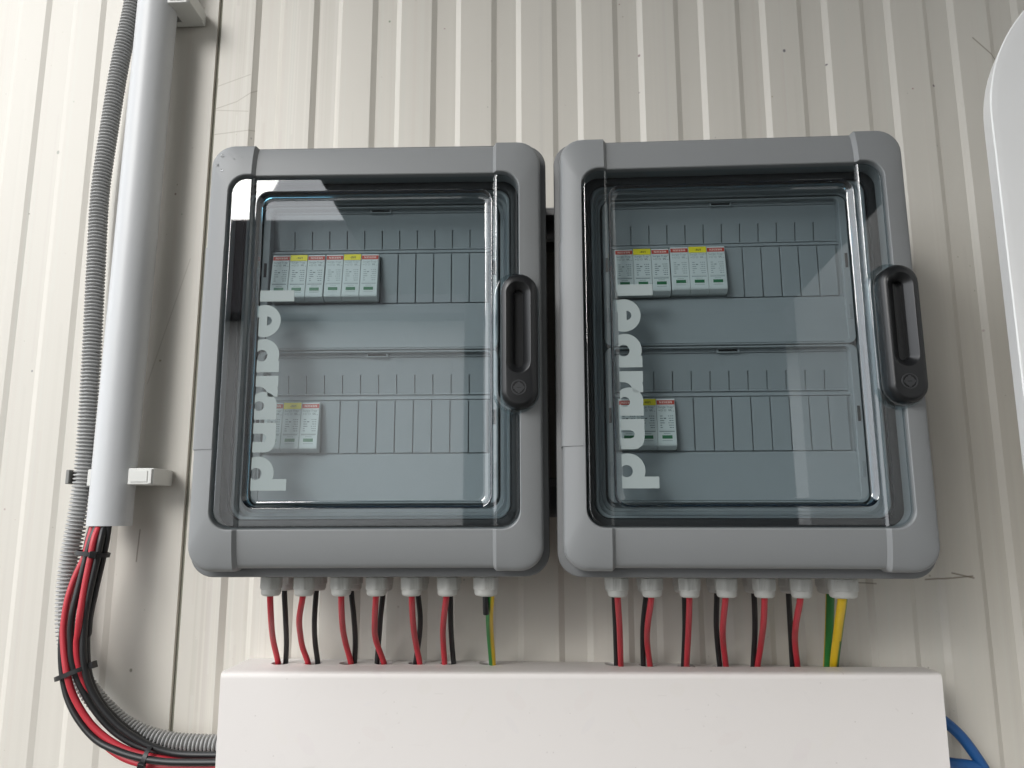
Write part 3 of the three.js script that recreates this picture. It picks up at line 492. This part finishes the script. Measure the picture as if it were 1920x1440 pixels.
// ---------------------------------------------------------------- conduits and cables on the left
{
  const t = thing('conduit_pipe', 'rigid light grey conduit pipe running down the left of the wall', 'pipe');
  const top = V(-0.4640, 0.80, 0.033), bot = V(-0.4705, -0.0105, 0.033), R = 0.0222, ax = bot.clone().sub(top), rows = [];
  const ring = (t, r) => { const c = top.clone().addScaledVector(ax, t), p = []; for (let j = 0; j < 48; j++) { const a = j / 48 * Math.PI * 2; p.push(V(c.x + r * Math.cos(a), c.y, c.z + r * Math.sin(a))); } return p; };
  for (let k = 0; k <= 8; k++) rows.push(ring(k / 8, R)); rows.push(ring(1, R - 0.0022), ring(0.2, R - 0.0022));
  mesh('tube', grid(rows, true, false, 0.7), M.pipe, t);
}
function pipeClip(y, label) {
  const c = thing('pipe_clip', label, 'clip', 'clips holding the rigid conduit');
  mesh('base', box(-0.4905, -0.4210, y - 0.0085, y + 0.0085, 0.0005, 0.0105, 0.001), M.clip, c);
  mesh('side_block', box(-0.4465, -0.4188, y - 0.0090, y + 0.0085, 0.0105, 0.0475, 0.0012, 2), M.clip, c);
  mesh('inset', box(-0.4435, -0.4250, y - 0.0062, y + 0.0056, 0.0475, 0.0484, 0.0004), M.clip, c);
  mesh('end_ridge', box(-0.4236, -0.4200, y - 0.0080, y + 0.0078, 0.0475, 0.0492, 0.0005), M.clip, c);
}
pipeClip(0.0418, 'pale clip on the rigid conduit near its open lower end');
pipeClip(0.6105, 'pale clip on the rigid conduit at the top edge of the picture');
{
  const L = DATA.flex, pitch = 0.0041, R = 0.0104;
  const len = new THREE.CatmullRomCurve3(L.map(p => V(...p)), false, 'centripetal').getLength();
  tag(mesh('flexible_conduit', tube(L, s => { const u = (s / pitch) % 1; return u < 0.66 ? R - 0.0026 + 0.0026 * Math.pow(Math.sin(Math.PI * u / 0.66), 0.45) : R - 0.0034; }, Math.round(len / pitch) * 12, 20, { crease: 1.0, open: true }), M.flex), 'corrugated grey flexible conduit curving from top left into the trunking', 'conduit');
  const c = thing('conduit_clip', 'grey clip holding the corrugated conduit beside the pipe end', 'clip');
  mesh('base', box(-0.5255, -0.4935, 0.034, 0.050, 0.0005, 0.0105, 0.001), M.clipGrey, c);
  mesh('jaw', box(-0.5262, -0.5222, 0.0345, 0.0500, 0.0105, 0.0300, 0.0008), M.clipGrey, c);
  mesh('jaw', box(-0.4990, -0.4925, 0.0320, 0.0500, 0.0105, 0.0345, 0.001), M.clip, c);
  const d = thing('conduit_clip', 'grey clip holding the corrugated conduit at top edge of picture', 'clip');
  mesh('base', box(-0.5215, -0.4875, 0.628, 0.646, 0.0005, 0.0105, 0.001), M.clipGrey, d);
  mesh('jaw', box(-0.5185, -0.5145, 0.628, 0.646, 0.0105, 0.0300, 0.0008), M.clipGrey, d);
}
{
  const lab = { 'red outer': 'red bundled cable bulging furthest left below the pipe', 'black wide': 'black bundled cable between the two front red cables', 'red inner': 'inner red bundled cable at the front of the bend', 'black inner': 'thick black bundled cable along the inside of the bend', 'black rear': 'black bundled cable behind the inside of the bend', 'black outer': 'black bundled cable along the outside of the lower bend', 'red lower': 'red bundled cable lowest where the bundle enters the trunking' };
  for (const [k, p] of Object.entries(DATA.bundle)) {
    const inside = ([x, y, z]) => { const dx = x + 0.4703, dz = z - 0.033, d = Math.hypot(dx, dz), m = Math.min(1, 0.0158 / d); return y > -0.013 ? [-0.4703 + dx * m, y, 0.033 + dz * m] : [x, y, z]; };
    const q = [inside([p[0][0], p[0][1] + 0.10, p[0][2]]), inside(p[0]), inside([p[0][0] * 0.6 + p[1][0] * 0.4, -0.008, p[0][2] * 0.6 + p[1][2] * 0.4]), ...p.slice(1)];
    tag(mesh('bundled_cable', tube(q, 0.0034, 150, 16), k.startsWith('red') ? M.red : M.wireBlack), lab[k], 'cable', 'cables bundled below the pipe');
  }
}
function tie(center, axis, a, b, tilt, headAt, label) { // flat strap round the bundle, with its square head
  const o = thing('cable_tie', label, 'cable tie', 'black ties on the cable bundle');
  o.position.copy(center); o.quaternion.setFromUnitVectors(V(0, 1, 0), axis.clone().normalize());
  const rows = [], n = 36;
  for (const [k, dy] of [[1, -0.0022], [1.08, -0.0022], [1.08, 0.0022], [1, 0.0022]]) { const r = []; for (let i = 0; i < n; i++) { const t = i / n * Math.PI * 2; r.push(V(a * k * Math.cos(t), dy + tilt * Math.cos(t), b * k * Math.sin(t))); } rows.push(r); }
  mesh('strap', grid(rows, true, true, 0.5), M.tie, o);
  const h = mesh('head', box(-0.0034, 0.0034, -0.0034, 0.0034, -0.0026, 0.0026, 0.0006), M.tie, o);
  h.position.set(a * 1.12 * Math.cos(headAt), tilt * Math.cos(headAt), b * 1.12 * Math.sin(headAt)); h.rotation.y = Math.PI / 2 - headAt;
}
tie(V(-0.4745, -0.0385, 0.0525), V(0.18, 1, 0), 0.0165, 0.0115, 0.0012, 1.15, 'black cable tie on the bundle just below the pipe');
tie(V(-0.4815, -0.1560, 0.0525), V(-0.28, 1, 0), 0.0195, 0.0125, 0.002, 0.25, 'black cable tie at the left side of the bend');
tie(V(-0.3985, -0.2375, 0.0510), V(1, -0.22, 0), 0.0125, 0.0125, 0.0, 1.3, 'black cable tie near where the bundle enters the trunking');

// ---------------------------------------------------------------- right-hand things
tag(mesh('blue_cable', tube(DATA.blue1, 0.0052, 60, 18), M.blue), 'blue cable curving down from behind the right end of trunking', 'cable', 'blue cables at the right end');
tag(mesh('blue_cable', tube(DATA.blue2, 0.0050, 40, 18), M.blue), 'lower blue cable almost level at the bottom right edge', 'cable', 'blue cables at the right end');
{
  const t = thing('equipment_cover', 'white equipment cover with rounded corner at the right edge', 'cover');
  const R = (i, z) => rr(0.3838 + i, 1.15, -0.75, 0.4880 - i, 0.152 - i, z, [], [], 24);
  const rows = [R(0.006, 0.198), R(0.0012, 0.2165), R(0.0004, 0.2185), R(0.0012, 0.2196), R(0.005, 0.2200), R(0.007, 0.2200)];
  mesh('front', join([grid(rows, true, false, 0.6), flatCap(rows[5])]), M.panelWhite, t);
  const T = (i, z) => rr(0.3925 + i, 1.13, -0.72, 0.472 - i * 0.8, 0.14, z, [], [], 12);
  mesh('back_housing', grid([T(0, 0.199), T(0.022, 0.17), T(0.142, 0.001)], true, false, 0.5), M.panelWhite, t);
}
for (const [y, l] of [[0.318, 'steel mounting rail behind the enclosures, seen high in the gap'], [0.018, 'steel mounting rail behind the enclosures, seen low in the gap']]) {
  const r = thing('mounting_rail', l, 'rail', 'rails behind the enclosures');
  mesh('web', box(-0.29, 0.30, y - 0.019, y + 0.019, 0.0008, 0.0034, 0.0004), M.steel, r);
  for (const s of [-1, 1]) mesh('flange', box(-0.29, 0.30, y + s * 0.019 - 0.0012, y + s * 0.019 + 0.0012, 0.0034, 0.0385, 0.0004), M.steel, r);
  for (const s of [-1, 1]) mesh('lip', box(-0.29, 0.30, y + s * 0.0145 - 0.0033, y + s * 0.0145 + 0.0033, 0.0362, 0.0386, 0.0004), M.steel, r);
}
{ // rain drops on the upper left corner block
  const drops = [[-0.1380, 0.1935, 0.0022], [-0.1455, 0.1855, 0.0016], [-0.1490, 0.1755, 0.0016], [-0.1410, 0.1895, 0.0010], [-0.1335, 0.1910, 0.0010], [-0.1445, 0.1700, 0.0011], [-0.1280, 0.1890, 0.0009], [-0.1375, 0.1860, 0.0011], [-0.1330, 0.1815, 0.0010], [-0.1260, 0.1830, 0.0008]];
  for (const [x, y, r] of drops) {
    const t = Math.max((Math.abs(x) - 0.1365) / 0.0205, (y - 0.1644) / 0.0338), z = -0.0098 * Math.pow(Math.max(0, t), 2.2);
    const o = mesh('water_droplet', new THREE.SphereGeometry(r, 14, 10).scale(1, 1, 0.5), M.drop); o.position.copy(boxA.localToWorld(V(x, y, z + 0.0002)));
    tag(o, 'small clear water droplet on upper left corner of left enclosure', 'droplet', 'droplets on the left enclosure');
  }
}
renderer.render(scene, camera);
